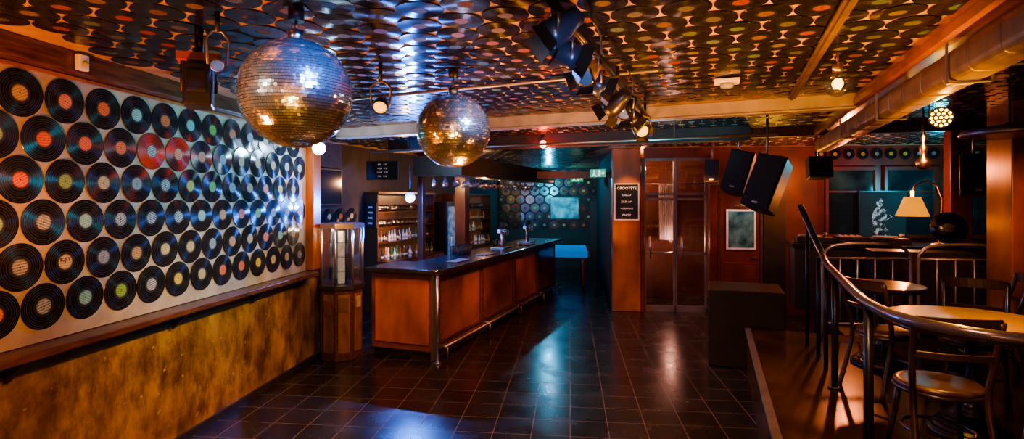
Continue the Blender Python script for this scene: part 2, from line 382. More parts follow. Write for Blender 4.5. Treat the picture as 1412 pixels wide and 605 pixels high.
for r in range(7):
    for n in range(16):
        x=-.75+.285*n+(r%2)*.14
        if x>2.25 and r>2: continue
        if 1.1<x<2.0 and 2<r<5: continue
        if x>2.85: continue
        p=Vector((x*math.cos(A),16.1-x*math.sin(A)-.01,2.75-.25*r))
        mt=Matrix(((math.cos(A),0,-math.sin(A)),(-math.sin(A),0,-math.cos(A)),(0,1,0)))
        recs.append((p,mt,'far wall',(r,n),.95))
def score(rc):
    p=rc[0]; v=p-Vector((0,0,2)); d=v.y; px=706+p.x/d*750; py=275-(p.z-2)/d*750
    if px<-40 or px>1450 or py<-14 or py>620: return 0
    n=rc[1]@Vector((0,0,1)); return abs(n.dot(v))/v.length**3
recs.sort(key=score,reverse=True)
near=[r for r in recs[:296] if score(r)>0]; rest=recs[len(near):]
for p,mt,k,id,sc in near:
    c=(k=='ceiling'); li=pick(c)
    if k=='wall' and id==(4,0): li=5
    if k=='wall' and id in((0,-1),(2,0),(0,2),(1,0)): li=0
    if k=='wall' and id==(5,-1): li=1
    if k=='wall' and id==(4,1): li=2
    o=bpy.data.objects.new('vinyl_record',disc); COL.objects.link(o)
    tl=.025
    tilt=Matrix.Rotation(random.uniform(-tl,tl),3,'X')@Matrix.Rotation(random.uniform(-tl,tl),3,'Y')
    spin=Matrix.Rotation(random.uniform(-.6,.6) if not(k=='wall' and id==(4,1)) else 0,3,'Z')
    o.matrix_world=Matrix.Translation(p)@(mt@tilt@spin).to_4x4()@Matrix.Scale(sc,4)
    tag(o,'black vinyl record with %s label on the %s'%(lnames[li],k),'record','vinyl records on the '+k)
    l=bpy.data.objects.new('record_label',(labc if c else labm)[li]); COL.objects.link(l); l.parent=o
    if k=='wall' and id==(4,1): txt(l,'KAY',.038,M_black,Matrix.Translation((0,.014,.0034)))
m=M()
for p,mt,k,id,sc in rest:
    tilt=Matrix.Rotation(random.uniform(-.03,.03),3,'X')@Matrix.Rotation(random.uniform(-.03,.03),3,'Y')
    q=mt@tilt; m.mi=0
    m.lathe([(.1365*sc,.0),(.1375*sc,.001),(.1365*sc,.002)],20,p,q,False)
    m.mi=1+pick(k=='ceiling')
    m.lathe([(.045*sc,.0021),(.045*sc,.0028)],14,p,q,False)
o=m.obj('vinyl_records',[M_vinyl2]+[mat('flat_label_%d'%i,tuple(v*.5 for v in c[1]),.6) for i,c in enumerate(LC)])  # label colours darkened here as well, to tame the strong ceiling light
tag(o,'black vinyl records covering the rest of the ceiling and far wall','records','vinyl records on the ceiling','stuff')
# frieze of small records on back wall
for i in range(12):
    x=3.55+.225*i; w=wr(x,.0)
    o=bpy.data.objects.new('small_vinyl_record',disc); COL.objects.link(o); o.scale=(.68,.68,.68)
    o.location=(w[0],w[1],2.78); o.rotation_euler=(R(90),0,-A); tag(o,'small black vinyl record in a row high on the red wall','record','row of small records')
    l=bpy.data.objects.new('record_label',labm[random.choice([2,4,8])]); COL.objects.link(l); l.parent=o
for i in range(4):
    w=bp(.012,.95+.29*i,WB[:2])
    o=bpy.data.objects.new('vinyl_record',disc); COL.objects.link(o)
    o.location=(w[0],w[1],1.72); o.rotation_euler=(R(90),0,R(90)-B); tag(o,'black vinyl record in a row behind the bar','record','records behind the bar')
    l=bpy.data.objects.new('record_label',labm[random.choice([0,1,2])]); COL.objects.link(l); l.parent=o

# ------------------------------------------------------------------ beams / duct / ceiling metal
def along(p0,p1): # z rot so local x runs p0->p1
    return math.atan2(p1[1]-p0[1],p1[0]-p0[0]), math.hypot(p1[0]-p0[0],p1[1]-p0[1])
rz,L=along((-2.25,7.07),(2.98,4.72))
S(M().lo(0,L,-.05,.05,2.8,CEIL-.001).lo(0,L,-.065,.065,2.785,2.802).obj('trim_8',M_beam,loc=(-2.25,7.07,0),rz=rz,bev=.004),'pale steel ceiling beam','beam')
rz2,L2=along((1.38,.5),(3.86,6.8))
S(M().lo(0,L2,-.09,-.05,2.84,CEIL-.001).lo(0,L2,-.05,.12,2.84,2.86).lo(0,L2,.07,.10,2.84,CEIL-.001).lo(0,L2,.08,.12,2.81,2.84).obj('trim_9',M_orangewood,loc=(1.42,.5,0),rz=rz2),'gold lit wooden soffit above the duct','beam')
S(M().lo(0,2.9,-.03,.03,2.885,2.9).lo(0,2.9,-.01,.01,2.872,2.885).obj('trim_10',M_duct,loc=(1.38,2.1,0),rz=R(90)-B*1.08),'metal ceiling rail','rail')
S(M().lo(0,5.2,-.1,.1,2.74,CEIL-.001).obj('trim_12',M_darkwall,loc=(-1.9,8.6,0),rz=-B),'dark ceiling beam over the bar','beam')
S(M().lo(0,7.0,-.05,.05,2.8,CEIL-.001).obj('trim_13',M_wood,loc=(.9,7.9,0),rz=-B),'dark wooden ceiling beam','beam')
t=T('ventilation_duct','long flat-sided ribbed metal ventilation duct under the ceiling','duct',(1.51,.7,2.69),rz2)
Ld=6.6; k=0
prof=[]
while k<Ld:
    prof+= [(.086,k),(.086,k+.30),(.0885,k+.305),(.0885,k+.33)]; k+=.335
m=M(); m.lathe(prof,36,(0,0,0),Matrix.Rotation(R(90),3,'Y'),False,4); m.obj('duct_tube',M_duct,t)
for k in (.8,2.2,3.6,5.0):
    M().lo(k,k+.03,-.096,.096,-.098,-.091).lo(k,k+.03,-.098,-.092,-.098,.14).lo(k,k+.03,.092,.098,-.098,.11).obj('hanging_strap',M_steeld,t)
# conduit pipes under ceiling
for n,(p0,p1) in enumerate([((-2.4,5.2,2.88),(1.0,3.7,2.88)),((-1.9,7.3,2.64),(2.6,5.3,2.64))]):
    p0=Vector(p0);p1=Vector(p1); t=T('ceiling_pipe','thin grey steel pipe hung under the ceiling','pipe',p0)
    M().cyl((0,0,0),p1-p0,.014).obj('pipe_tube',M_steeld,t)
    for f in (.2,.8): q=(p1-p0)*f; M().cyl(q,q+Vector((0,0,CEIL-.015-p0.z)),.005).obj('hanger',M_steeld,t)

# ------------------------------------------------------------------ mirror balls
def mirrorball(loc,r,label):
    t=T('mirror_ball',label,'disco ball',loc)
    M().sphere((0,0,0),r*.985,40).obj('ball_core',M_black,t)
    m=M(); rows=56; dl=math.pi/rows
    for i in range(rows):
        la=-math.pi/2+dl*(i+.5); cr=math.cos(la)*r
        cnt=max(5,int(2*math.pi*cr/(dl*r)))
        rj=random.gauss(0,.05)
        for k in range(cnt):
            lo=2*math.pi*k/cnt+i*.3
            nrm=Vector((math.cos(la)*math.cos(lo),math.cos(la)*math.sin(lo),math.sin(la)))
            e=Vector((-math.sin(lo),math.cos(lo),0)); u=nrm.cross(e)
            w=math.pi*cr/cnt*.95; h=dl*r*.5*.88
            c=nrm*(r+.0005); jx=random.gauss(0,.05); jy=rj+random.gauss(0,.025)
            m.poly([c-e*w-u*h+nrm*(-w*jx-h*jy),c+e*w-u*h+nrm*(w*jx-h*jy),c+e*w+u*h+nrm*(w*jx+h*jy),c-e*w+u*h+nrm*(-w*jx+h*jy)])
    o=m.obj('mirror_tiles',M_mirror,t,fix=False); o['kind']='stuff'
    M().cyl((0,0,r*.97),(0,0,r+.04),.035).cyl((0,0,r+.04),(0,0,CEIL-.09-loc[2]),.006).obj('hanging_rod',M_steel,t)
    M().cyl((0,0,CEIL-.095-loc[2]),(0,0,CEIL-.02-loc[2]),.035).lo(-.05,.05,-.03,.03,CEIL-.035-loc[2],CEIL-.02-loc[2]).obj('motor',M_black,t)
    return t
mirrorball((-1.0,2.52,2.49),.25,'large mirror ball reflecting gold light below the ceiling')
mirrorball((-.4,3.72,2.47),.25,'smaller looking mirror ball on a short rod')

# ------------------------------------------------------------------ stage lights
def parcan(loc,aim,r=.085,lens=M_lensd,label='black theatre spotlight with barn doors',barn=True,body=M_blackmetal,top=CEIL-.016):
    t=T('stage_spotlight',label,'spotlight',loc)
    d=(Vector(aim)-Vector(loc)).normalized(); q=d.to_track_quat('Z','Y').to_matrix()
    M().lathe([(.02,-r*2.1),(r*.62,-r*2),(r*.7,-r*1.3),(r*.95,-r*.7),(r,-.0),(r,r*.6),(r*.92,r*.6),(r*.9,r*.45)],24,mx=q).obj('housing',body,t)
    M().lathe([(.01,r*.4),(r*.88,r*.4),(r*.88,r*.5),(.01,r*.55)],24,mx=q).obj('lens',lens,t)
    if barn:
        for a in range(4):
            rr=Matrix.Rotation(a*math.pi/2,3,'Z')
            pts=[q@(rr@Vector(v)) for v in ((-r*.7,r,r*.6),(r*.7,r,r*.6),(r*.95,r*1.35,r*1.4),(-r*.95,r*1.35,r*1.4))]
            pts2=[p+q@(rr@Vector((0,.003,-.002))) for p in pts]
            m=M().poly(pts); m.poly(pts2[::-1]); m.obj('barn_door',M_black,t)
    side=q@Vector((1,0,0)); side.z=0; side=side.normalized() if side.length>.1 else Vector((1,0,0))
    h=min(.2,top-loc[2]-.01)
    M().tube([side*(r+.01),side*(r+.02)+Vector((0,0,h*.6)),Vector((0,0,h*.8))+side*.02,Vector((0,0,h*.8))-side*.02,-side*(r+.02)+Vector((0,0,h*.6)),-side*(r+.01)],.007,8).obj('yoke',M_steeld,t)
    M().cyl((0,0,h*.78),(0,0,top-loc[2]),.012).obj('clamp_stem',M_black,t)
    return t
# lighting bar
pbar0=Vector((.05,1.9,2.8)); pbar1=Vector((1.38,5.45,2.8))
t=T('lighting_bar','black steel bar carrying the stage spotlights','truss',pbar0)
M().cyl((0,0,0),pbar1-pbar0,.02).obj('bar_tube',M_blackmetal,t)
for f in (.1,.5,.9):
    q=(pbar1-pbar0)*f; M().cyl(q,q+Vector((0,0,.10)),.012).obj('ceiling_mount',M_black,t)
def onbar(y,dx=0,z=2.65): f=(y-pbar0.y)/(pbar1.y-pbar0.y); return (pbar0.x+(pbar1.x-pbar0.x)*f+dx,y,z)
gold=mat('worn_gold',(.5,.28,.05),.4,.6)
blued=mat('black_blue_glint',(.03,.05,.11),.3,.4)  # black cans, their bluish highlights put into the housing colour
parcan(onbar(2.22,-.0,2.68),(-1.2,2.0,1.6),.065,body=blued,label='black theatre spotlight with barn doors aimed at the mirror ball',top=2.78)
parcan(onbar(2.5,.0,2.66),(1.8,2.4,1.9),.062,body=blued,top=2.78)
parcan(onbar(2.78,.0,2.64),(-.6,1.6,1.6),.055,body=gold,label='worn gold stage spotlight with barn doors',top=2.78)
parcan(onbar(3.1,.0),(2.3,3.0,1.9),.06,body=blued,top=2.78)
parcan(onbar(3.5,-.0,2.6),(-.8,5.0,1.2),.065,top=2.78)
parcan(onbar(3.95,.0),(-.3,3.0,1.4),.065,label='black spotlight glowing faint blue',top=2.78)
parcan(onbar(4.4,.0),(2.8,4.0,1.0),.065,top=2.78)
parcan(onbar(4.85,.0,2.62),(1.2,2.8,1.6),.06,lens=M_lensy,label='black spotlight with amber lens',top=2.78)
parcan((-.87,3.6,2.62),(-.75,2.3,1.7),.048,lens=M_lensy,label='small black spotlight with glowing amber lens',barn=False)
parcan((-1.42,2.62,2.65),(-1.0,1.6,1.9),.03,body=M_steel,barn=False,label='small chrome pin spot')
parcan((-1.5,3.7,2.66),(-1.2,1.9,2.2),.045,barn=False,label='small black pin spot')
# cables drooping around the lighting bar
for i in range(2):
    f=.16+i*.3; a=pbar0.lerp(pbar1,f); b=pbar0.lerp(pbar1,f+.2)
    off=Vector((.08,-.02,0))
    pts=[a.lerp(b,k/8)+off+Vector((.02*math.sin(k),0,-.08*math.sin(math.pi*k/8)+.04)) for k in range(9)]
    o=M().tube([p-a for p in pts],.006,6).obj('power_cable',M_black,loc=a); tag(o,'black power cable drooping from the lighting bar','cable','lighting cables')
# scanner at left
t=T('scanner_light','black box shaped scanner light hung from the ceiling','stage light',(-1.64,2.85,2.6),R(25))
M().lo(-.065,.065,-.1,.1,-.12,.1).lo(-.05,.05,-.14,-.1,-.06,.06).obj('housing',M_black,t,bev=.01)
M().lo(-.1,.1,-.05,.05,.12,.16).obj('mount_plate',mat('rust_red',(.25,.05,.02),.5),t)
M().tube([(-.078,0,-.04),(-.078,0,.115),(.078,0,.115),(.078,0,-.04)],.009,6).obj('yoke',M_black,t)
M().cyl((0,0,.16),(0,0,.303),.02).obj('stem',M_black,t)
M().lo(-.04,.04,-.145,-.14,-.04,.04).obj('lens',M_blackgloss,t)
# white star lamp
t=T('spot_lamp','small bright white spot lamp beside the orange post','lamp',(-2.19,6.2,2.58))
M().sphere((0,-.03,.0),.07).obj('bulb',M_bulbw,t)
M().lathe([(.03,.05),(.06,.07),(.05,.13),(.02,.15)],16).cyl((0,0,.1),(0,0,.318),.012).obj('housing',M_black,t)
# red lamp
t=T('red_lamp','small red bulb hanging under the ceiling','lamp',(.44,7.65,2.78))
M().sphere((0,0,0),.055).obj('bulb',M_bulbred,t); M().cyl((0,0,.05),(0,0,.122),.03).obj('socket',M_black,t)
# LED par at right
t=T('led_spotlight','round led spotlight with glowing amber dots','spotlight',(3.14,3.98,2.6))
q=(Vector((-.7,-1,-.25))).to_track_quat('Z','Y').to_matrix()
M().lathe([(.03,-.12),(.07,-.1),(.078,0),(.072,0)],20,mx=q).obj('housing',M_black,t)
m=M()
for a,rr in [(0,0)]+[(i*60,.03) for i in range(6)]+[(i*30,.058) for i in range(12)]:
    m.sphere(q@Vector((rr*math.cos(R(a)),rr*math.sin(R(a)),.006)),.0095,8)
o=m.obj('led_cluster',M_bulby,t); o['kind']='stuff'
M().tube([(-.085,0,0),(-.085,0,.12),(.085,0,.12),(.085,0,0)],.007,6).obj('yoke',M_black,t); M().cyl((0,0,.12),(0,0,.303),.01).obj('stem',M_black,t)
# globe light near duct
def globe(loc,r,m_,label):
    t=T('globe_lamp',label,'lamp',loc)
    M().sphere((0,0,0),r,20).obj('glass_globe',M_glass,t)
    M().sphere((0,0,0),r*.4,12).obj('bulb',m_,t)
    M().cyl((0,0,r*.9),(0,0,r+.05),.03).cyl((0,0,r+.05),(0,0,CEIL-.016-loc[2]),.008).obj('socket',M_brass,t)
globe((2.0,3.34,2.71),.08,M_gblue,'clear glass globe lamp with warm bulb')
# sensor & detector
w=(-3.22+3.42*math.sin(A)+.165*math.cos(A),3.42*math.cos(A)-.165*math.sin(A))
t=T('motion_sensor','small white motion sensor on the wooden cornice','sensor',(w[0],w[1],2.85),-A)
M().lo(0,.04,-.035,.035,-.05,.05).obj('housing',M_white,t,bev=.008); M().sphere((.045,0,-.01),.02,12).obj('lens',M_paper,t)
t=T('smoke_detector','white square detector box on the ceiling','detector',(1.62,4.1,CEIL-.016),-B)
M().lo(-.09,.09,-.07,.07,-.03,0).obj('plate',M_white,t,bev=.006); M().lathe([(.05,-.03),(.045,-.06),(.02,-.065)],20).obj('sensor_dome',M_paper,t)

# ------------------------------------------------------------------ bar
C=(-.973,6.76,0)
t=T('bar_counter','L shaped copper orange panelled bar counter','bar',C,-B)
M().lo(-.92,-.02,.02,.6,.09,1.075).lo(-.6,-.02,.6,5.6,.09,1.075).obj('carcass',M_barpanel,t)
M().lo(-.9,-.06,.06,.58,.001,.09).lo(-.56,-.06,.58,5.55,.001,.09).obj('plinth',M_black,t)
for y0,y1 in ((.12,1.45),(1.52,2.85),(2.92,4.2),(4.27,5.5)):
    M().lo(-.02,-.005,y0,y1,.17,1.0).obj('front_panel',M_barpanel,t,bev=.006)
    m=M()
    for a,b,c,d in ((y0,y1,.17,.21),(y0,y1,.96,1.0),(y0,y0+.04,.21,.96),(y1-.04,y1,.21,.96)): m.lo(-.005,.008,a,b,c,d)
    m.obj('panel_moulding',M_wood,t,bev=.003)
M().lo(-.86,-.08,.005,.02,.17,1.0).obj('front_panel',M_orangewood,t,bev=.006)
M().lo(-.04,.005,-.005,.05,.0,1.075).obj('corner_post',M_steeld,t)
m=M().cyl((.14,.02,.17),(.14,5.5,.17),.018); m.obj('foot_rail',M_steeld,t)
for y in (.1,1.48,2.88,4.23,5.4): M().cyl((-.03,y,.17),(.14,y,.17),.01).cyl((.14,y,.17),(.14,y,.005),.012).obj('rail_bracket',M_steeld,t)
t=T('rail_post','slim silver steel post at the bar corner','post',(*bp(.1,-.09),0),-B)
M().cyl((0,0,.0),(0,0,1.072),.018).cyl((0,0,0),(0,0,.015),.05).obj('pole',M_steel,t)
# countertop
pts=[(-.94,-.12)]
pts+=[(.0+.14*math.sin(a),.02-.14*math.cos(a)) for a in [R(90)*i/8 for i in range(9)]]
pts+=[(.14,5.68),(-.66,5.68),(-.66,.66),(-.94,.66)]
o=M().prism(pts,1.078,1.135).obj('bar_countertop',M_blackgloss,loc=C,rz=-B,bev=.012); tag(o,'glossy black bar countertop with rounded corner','countertop')
# canopy
t=T('bar_canopy','dark canopy with glass rack hanging above the bar','canopy',(*bp(-.35,.9),0),-B)
M().lo(-.45,.3,0,4.7,2.38,2.6).obj('slab',M_black,t,bev=.01)
M().lo(.3,.32,-.02,4.72,2.34,2.62).lo(-.45,.32,-.04,-.02,2.34,2.62).obj('edge_trim',M_black,t)
for x,y in ((-.2,.3),(.2,.3),(-.2,4),(.2,4)): M().cyl((x,y,2.6),(x,y,CEIL-.018),.01).obj('hanging_rod',M_steeld,t)
wg=M().lathe([(.03,0),(.03,-.004),(.004,-.008),(.004,-.08),(.028,-.1),(.036,-.14),(.03,-.19)],14).mesh('wine_glass',glassmat('wineglass',(.85,.85,.85),.5))
for i in range(36):
    x,y=bp(-.35+.15-(i%3)*.2,1.1+(i//3)*.34)
    o=bpy.data.objects.new('wine_glass',wg); COL.objects.link(o); o.location=(x,y,2.378); tag(o,'wine glass hanging upside down from the bar rack','glass','hanging wine glasses')
# beer tap
def tap(y,label):
    t=T('beer_tap',label,'beer tap',(*bp(-.3,y),1.137),-B)
    M().cyl((0,0,0),(0,0,.3),.035).cyl((0,-.16,.3),(0,.16,.3),.035).lo(-.15,.12,-.2,.2,0,.012).obj('column',M_steel,t)
    for y in (-.1,0,.1): M().tube([(.02,y,.3),(.08,y,.3),(.09,y,.22)],.01,8).obj('spout',M_steel,t); M().cyl((.0,y,.33),(.03,y,.45),.012,.018).obj('tap_handle',M_black,t)
tap(3.1,'chrome beer tap column with black handles on the counter')
tap(4.5,'chrome beer tap column at the end of the counter')
bg=M().lathe([(.028,0),(.036,.15),(.033,.15),(.026,.008)],14).mesh('beer_glass',glassmat('beerglass',(.8,.8,.8),.3))
for i in range(18):
    x,y=bp(-.50+(i%2)*.09,1.5+.09*(i//2)+(1.2 if i>11 else 0)); o=bpy.data.objects.new('beer_glass',bg); COL.objects.link(o); o.location=(x,y,1.137); tag(o,'empty clear beer glass on the bar counter','glass','beer glasses on the bar')
for i,y in enumerate((.9,1.9,3.9)):
    x,yy=bp(-.1,y); o=M().lo(-.09,.09,-.22,.22,0,.012).obj('bar_mat',M_mat,loc=(x,yy,1.137),rz=-B,bev=.004); tag(o,'grey rubber bar mat on the black countertop','bar mat','bar mats')
# back bar shelves
def shelf_unit(y0,y1,label):
    t=T('back_bar_shelf',label,'shelf',(*bp(.005,y0,WB[:2]),0),-B); L=y1-y0
    M().lo(0,.5,0,L,0.001,.9).obj('cabinet_body',M_wood,t)
    n=int(L/.5)
    for i in range(n): M().lo(.5,.52,i*L/n+.02,(i+1)*L/n-.02,.08,.86).obj('cabinet_door',M_barpanel,t,bev=.005)
    for z in (1.22,1.5,1.78): M().lo(0,.25,.03,L-.03,z-.02,z).obj('shelf_board',M_wood,t)
    M().lo(0,.27,0,.03,.9,2.1).obj('side_panel',M_wood,t); M().lo(0,.27,L-.03,L,.9,2.1).obj('side_panel',M_wood,t)
    M().lo(0,.29,0,L,2.1,2.14).obj('top_board',M_wood,t)
    M().lo(0,.012,.03,L-.03,.91,2.09).obj('back_panel',mat('back_panel_glow',(.07,.03,.012),.3,emit=(1,.4,.1),estr=.05,col2=(.12,.06,.03)),t)  # faint warm glow put into the panel material, no lamp behind it
    return t
shelf_unit(2.2,4.3,'wooden back bar shelf with bottles and glasses'); shelf_unit(5.2,7.4,'wooden back bar shelf beside the refrigerator')
bm_=[]
for n,c in (('green',(.02,.09,.03)),('amber',(.25,.08,.01)),('clear',(.35,.37,.38)),('dark',(.03,.015,.01)),('brown',(.10,.035,.01))):
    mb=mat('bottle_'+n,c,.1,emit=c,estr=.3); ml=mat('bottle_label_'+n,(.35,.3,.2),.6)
    mm=M().lathe([(.03,0),(.033,.01),(.033,.14),(.012,.19),(.011,.27),(.001,.272)],12); mm.mi=1; mm.lathe([(.0335,.04),(.0335,.1)],12)
    bm_.append((n,mm.mesh('bottle',[mb,ml])))
sg=M().lathe([(.03,0),(.033,.12),(.03,.12),(.027,.01)],12).mesh('drinking_glass',glassmat('tumbler',(.75,.8,.85),.5))
for (y0,y1) in ((2.32,4.2),(5.32,7.25)):
    for z in (.9,1.22,1.5,1.78):
        y=y0
        while y<y1:
            x,yy=bp(.005+(.14 if z>1 else .3)+random.uniform(-.03,.03),y,WB[:2])
            if (z in(.9,1.22)) or (y0>5 and z<1.6):
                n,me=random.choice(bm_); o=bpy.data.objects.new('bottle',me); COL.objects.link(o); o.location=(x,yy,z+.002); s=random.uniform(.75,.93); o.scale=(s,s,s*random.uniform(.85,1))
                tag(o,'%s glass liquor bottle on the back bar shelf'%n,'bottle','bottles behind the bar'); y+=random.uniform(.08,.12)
            else:
                o=bpy.data.objects.new('drinking_glass',sg); COL.objects.link(o); o.location=(x,yy,z+.002); tag(o,'clear drinking glass on the back bar shelf','glass','glasses behind the bar'); y+=.085
t=T('refrigerator','tall black drinks refrigerator with glass door','refrigerator',(*bp(.01,4.42,WB[:2]),0),-B)
M().lo(0,.5,0,.7,.001,1.95).obj('cabinet',M_black,t,bev=.01)
o=M().lo(.505,.53,.03,.67,.15,1.85).obj('door',mat('fridge_glass',(.03,.06,.10),.1,emit=(.1,.35,.8),estr=.25,col2=(.2,.25,.3),scale=9),t); M().cyl((.55,.1,.8),(.55,.1,1.2),.012).obj('handle',M_steel,o)
for i,(x,y,w,c) in enumerate(((-1.5,9.0,.1,2),(-.98,10.7,.22,2))):
    S(M().lo(-w/2,w/2,-w/2,w/2,0,CEIL-.001).obj('trim_%d'%(14+i),M_orangewood if i else M_redwall,loc=(x,y,0),rz=-B,bev=.006),'dark red wooden post in the bar','post')
# blue lamp in bar
t=T('blue_lamp','bright blue bulb hanging in the bar','lamp',(-1.5,8.0,2.03))
M().sphere((0,0,0),.075).obj('bulb',M_bulbblue,t); M().cyl((0,0,.07),(0,0,.1),.03).cyl((0,0,.1),(0,0,CEIL-.016-2.03),.006).obj('cord_and_socket',M_black,t)
# boards
def board(name,label,loc,rz,w,h,lines,hang=False,fm=M_wood):
    t=T(name,label,'chalkboard',loc,rz)
    M().lo(-w/2,w/2,0,.015,-h/2,h/2).obj('board',M_chalk,t)
    m=M()
    for a in ((-w/2-.018,w/2+.018,-h/2-.018,-h/2),(-w/2-.018,w/2+.018,h/2,h/2+.018),(-w/2-.018,-w/2,-h/2,h/2),(w/2,w/2+.018,-h/2,h/2)): m.lo(a[0],a[1],-.01,.018,a[2],a[3])
    m.obj('frame',fm,t)
    n=len(lines)
    for i,(s,sz) in enumerate(lines):
        z=h/2-(i+.6)*h/(n+.2)
        if s: txt(t,s,sz,M_chalkw,Matrix.Translation((0,-.004,z))@UP.to_4x4())
    if hang:
        for x in(-w*.4,w*.4): M().cyl((x,.008,h/2),(x,.008,CEIL-.016-loc[2]),.004).obj('chain',M_steeld,t)
    return t
w=wr(.25,-.02)
t=board('chalkboard_sign','tall black chalkboard with white handwriting on the orange column',(w[0],w[1],1.96),-A,.4,.62,[('GROOTSTE',.066),('DISCO',.05),('20.30 AM',.05),('+ GRAVING',.042),('PARTY',.05)],fm=mat('pale_frame',(.6,.57,.48),.6))
board('menu_board','wide black chalk menu board hanging over the bar',(-2.05,8.6,2.46),R(-12),.5,.26,[('BIER   2.50',.035),('WIJN   3.50',.035),('COLA   2.20',.035),('FRIS   2.20',.035)],True,M_black)
w=bp(.16,2.16,WB[:2]); board('menu_board','small black chalk menu board on the shelf side',(w[0],w[1],1.72),-B,.2,.4,[('BIER',.045),('WIJN',.045),('FRIS',.045),('PILS',.045)],fm=M_black)
# tv in recess
w=bp(.02,1.0,WB[:2]); t=T('television','black flat television on the dark wall','television',(w[0],w[1],2.2),R(90)-B)
M().lo(-.5,.5,-.05,-.01,-.3,.3).obj('casing',M_black,t,bev=.008); M().lo(-.47,.47,-.053,-.05,-.27,.27).obj('screen',M_blackgloss,t)
# display cabinet
t=T('display_cabinet','octagonal glass display cabinet on a worn brown base with notices','cabinet',(-2.18,6.95,0),R(22.5)-B)
def octo(r): return [(r*math.cos(R(45*i)),r*math.sin(R(45*i))) for i in range(8)]
M().prism(octo(.27),.001,.88).obj('base_body',M_wood,t,bev=.008)
M().prism(octo(.295),.88,.93).obj('base_top',M_black,t)
M().prism(octo(.295),1.64,1.7).obj('roof',M_rail,t)
for i in range(8):
    x,y=octo(.27)[i]; M().cyl((x,y,.93),(x,y,1.64),.014,seg=8).obj('corner_bar',M_steel,t)
    pn=Matrix.Rotation(R(45*i+22.5),3,'Z'); M().box(pn@Vector((.25,0,.46)),(.008,.14,.72),R(45*i+22.5)).obj('base_panel',M_tan,t,bev=.002)
pts=octo(.265)
M_cabglass=glassmat('cabinet_glass',(.85,.9,.92),.4,.12)
for i in range(8):
    a=pts[i];b=pts[(i+1)%8]; M().poly([(a[0],a[1],.94),(b[0],b[1],.94),(b[0],b[1],1.63),(a[0],a[1],1.63)]).obj('glass_pane',M_cabglass,t)
for z in (1.1,1.28,1.46): M().prism(octo(.24),z,z+.008).obj('glass_shelf',M_cabglass,t)
M().prism(octo(.045),.935,1.6).obj('glow_column',mat('cab_glow',(.4,.36,.3),.3,emit=(1,.7,.45),estr=.5,col2=(.14,.10,.07),scale=18),t)  # glowing column added to make the cabinet interior look lit
for k,(zz,hh,ww,mm_) in ((-22.5-45,(.70,.18,.10,M_brass)),(-22.5,(.72,.14,.09,M_paper)),(-22.5-90,(.66,.18,.10,M_brass))):
    ro=Matrix.Rotation(R(k),3,'Z'); M().box(ro@Vector((.2585,0,zz)),(.006,ww,hh),R(k)).obj('notice',mm_,t)

# ------------------------------------------------------------------ far objects
t=T('pool_table','small table with blue cloth and brown wooden legs','pool table',(1.3,13.3,0),-A)
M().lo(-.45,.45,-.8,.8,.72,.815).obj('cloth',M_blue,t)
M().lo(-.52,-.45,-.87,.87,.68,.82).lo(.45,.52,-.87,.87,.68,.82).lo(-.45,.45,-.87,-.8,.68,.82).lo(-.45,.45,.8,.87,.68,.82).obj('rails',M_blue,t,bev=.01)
for x in(-.42,.42):
    for y in(-.78,.78): M().cyl((x,y,.001),(x,y,.72),.03,.045).obj('leg',M_orangewood,t)
def exitsign(loc,rz):
    t=T('exit_sign','green emergency exit sign with white running figure and arrow','sign',loc,rz,group='exit signs')
    M().lo(-.15,.15,0,.04,-.075,.075).obj('panel',M_green,t)
    m=M().box((-.06,-.004,.045),(.03,.004,.03)).box((-.065,-.004,.0),(.03,.004,.06),mx=Matrix.Rotation(.3,3,'Y')).box((-.09,-.004,-.045),(.06,.004,.014),mx=Matrix.Rotation(-.6,3,'Y')).box((-.04,-.004,-.045),(.06,.004,.014),mx=Matrix.Rotation(.7,3,'Y')).box((.03,-.004,0),(.05,.004,.11)).box((.085,-.004,0),(.05,.004,.018))
    m.poly([(.1,-.006,.035),(.14,-.006,0),(.1,-.006,-.035)])
    m.obj('pictogram',M_exitw,t)
    M().cyl((0,.02,.075),(0,.02,CEIL-.018-loc[2]),.006).obj('hanger',M_steeld,t)
exitsign((1.55,13,2.5),-A); exitsign((1.62,10.3,2.5),R(-25))
t=T('wall_poster','small pale teal poster on the far wall','poster',(1.55*math.cos(A),16.1-1.55*math.sin(A)-.02,1.75),-A)
M().lo(-.4,.4,-.0,.015,-.3,.3).obj('print',M_teal,t); M().lo(-.43,.43,.005,.018,-.33,.33).obj('frame',M_black,t)
# poster frame on red door
w=wr(2.2,-.052); t=T('picture_frame','pale framed dark teal picture with small lamp on the red door','picture frame',(w[0],w[1],1.48),-A)
M().lo(-.25,.25,-.02,0,-.35,.35).obj('frame',M_white,t,bev=.005); M().lo(-.215,.215,-.023,-.02,-.315,.315).obj('print',mat('picture_teal',(.01,.045,.05),.15,col2=(.10,.22,.22),scale=5),t)
M().cyl((-.12,-.07,.42),(.12,-.07,.42),.018).tube([(0,-.07,.42),(0,-.03,.4),(0,.0,.345)],.006,6).obj('picture_lamp',M_brass,t)
# ------------------------------------------------------------------ back wall windows (disc jockey area)
for i,(x0,x1) in enumerate(((3.6,4.45),(4.55,5.4),(5.5,6.2))):
    m=M()
    for a,b,c,d in ((x0,x1,2.5,2.56),(x0,x1,1.35,1.41),(x0,x0+.05,1.41,2.5),(x1-.05,x1,1.41,2.5),(x0,x1,2.12,2.15)): m.lo(a,b,-.05,.015,c,d)
    o=S(m.obj('window_%d'%(i+1),M_redwall,loc=WR,rz=-A),'dark window with red wooden frame','window'); M().lo(x0+.05,x1-.05,-.01,.012,1.41,2.5).obj('glass_pane',M_winglass,o)
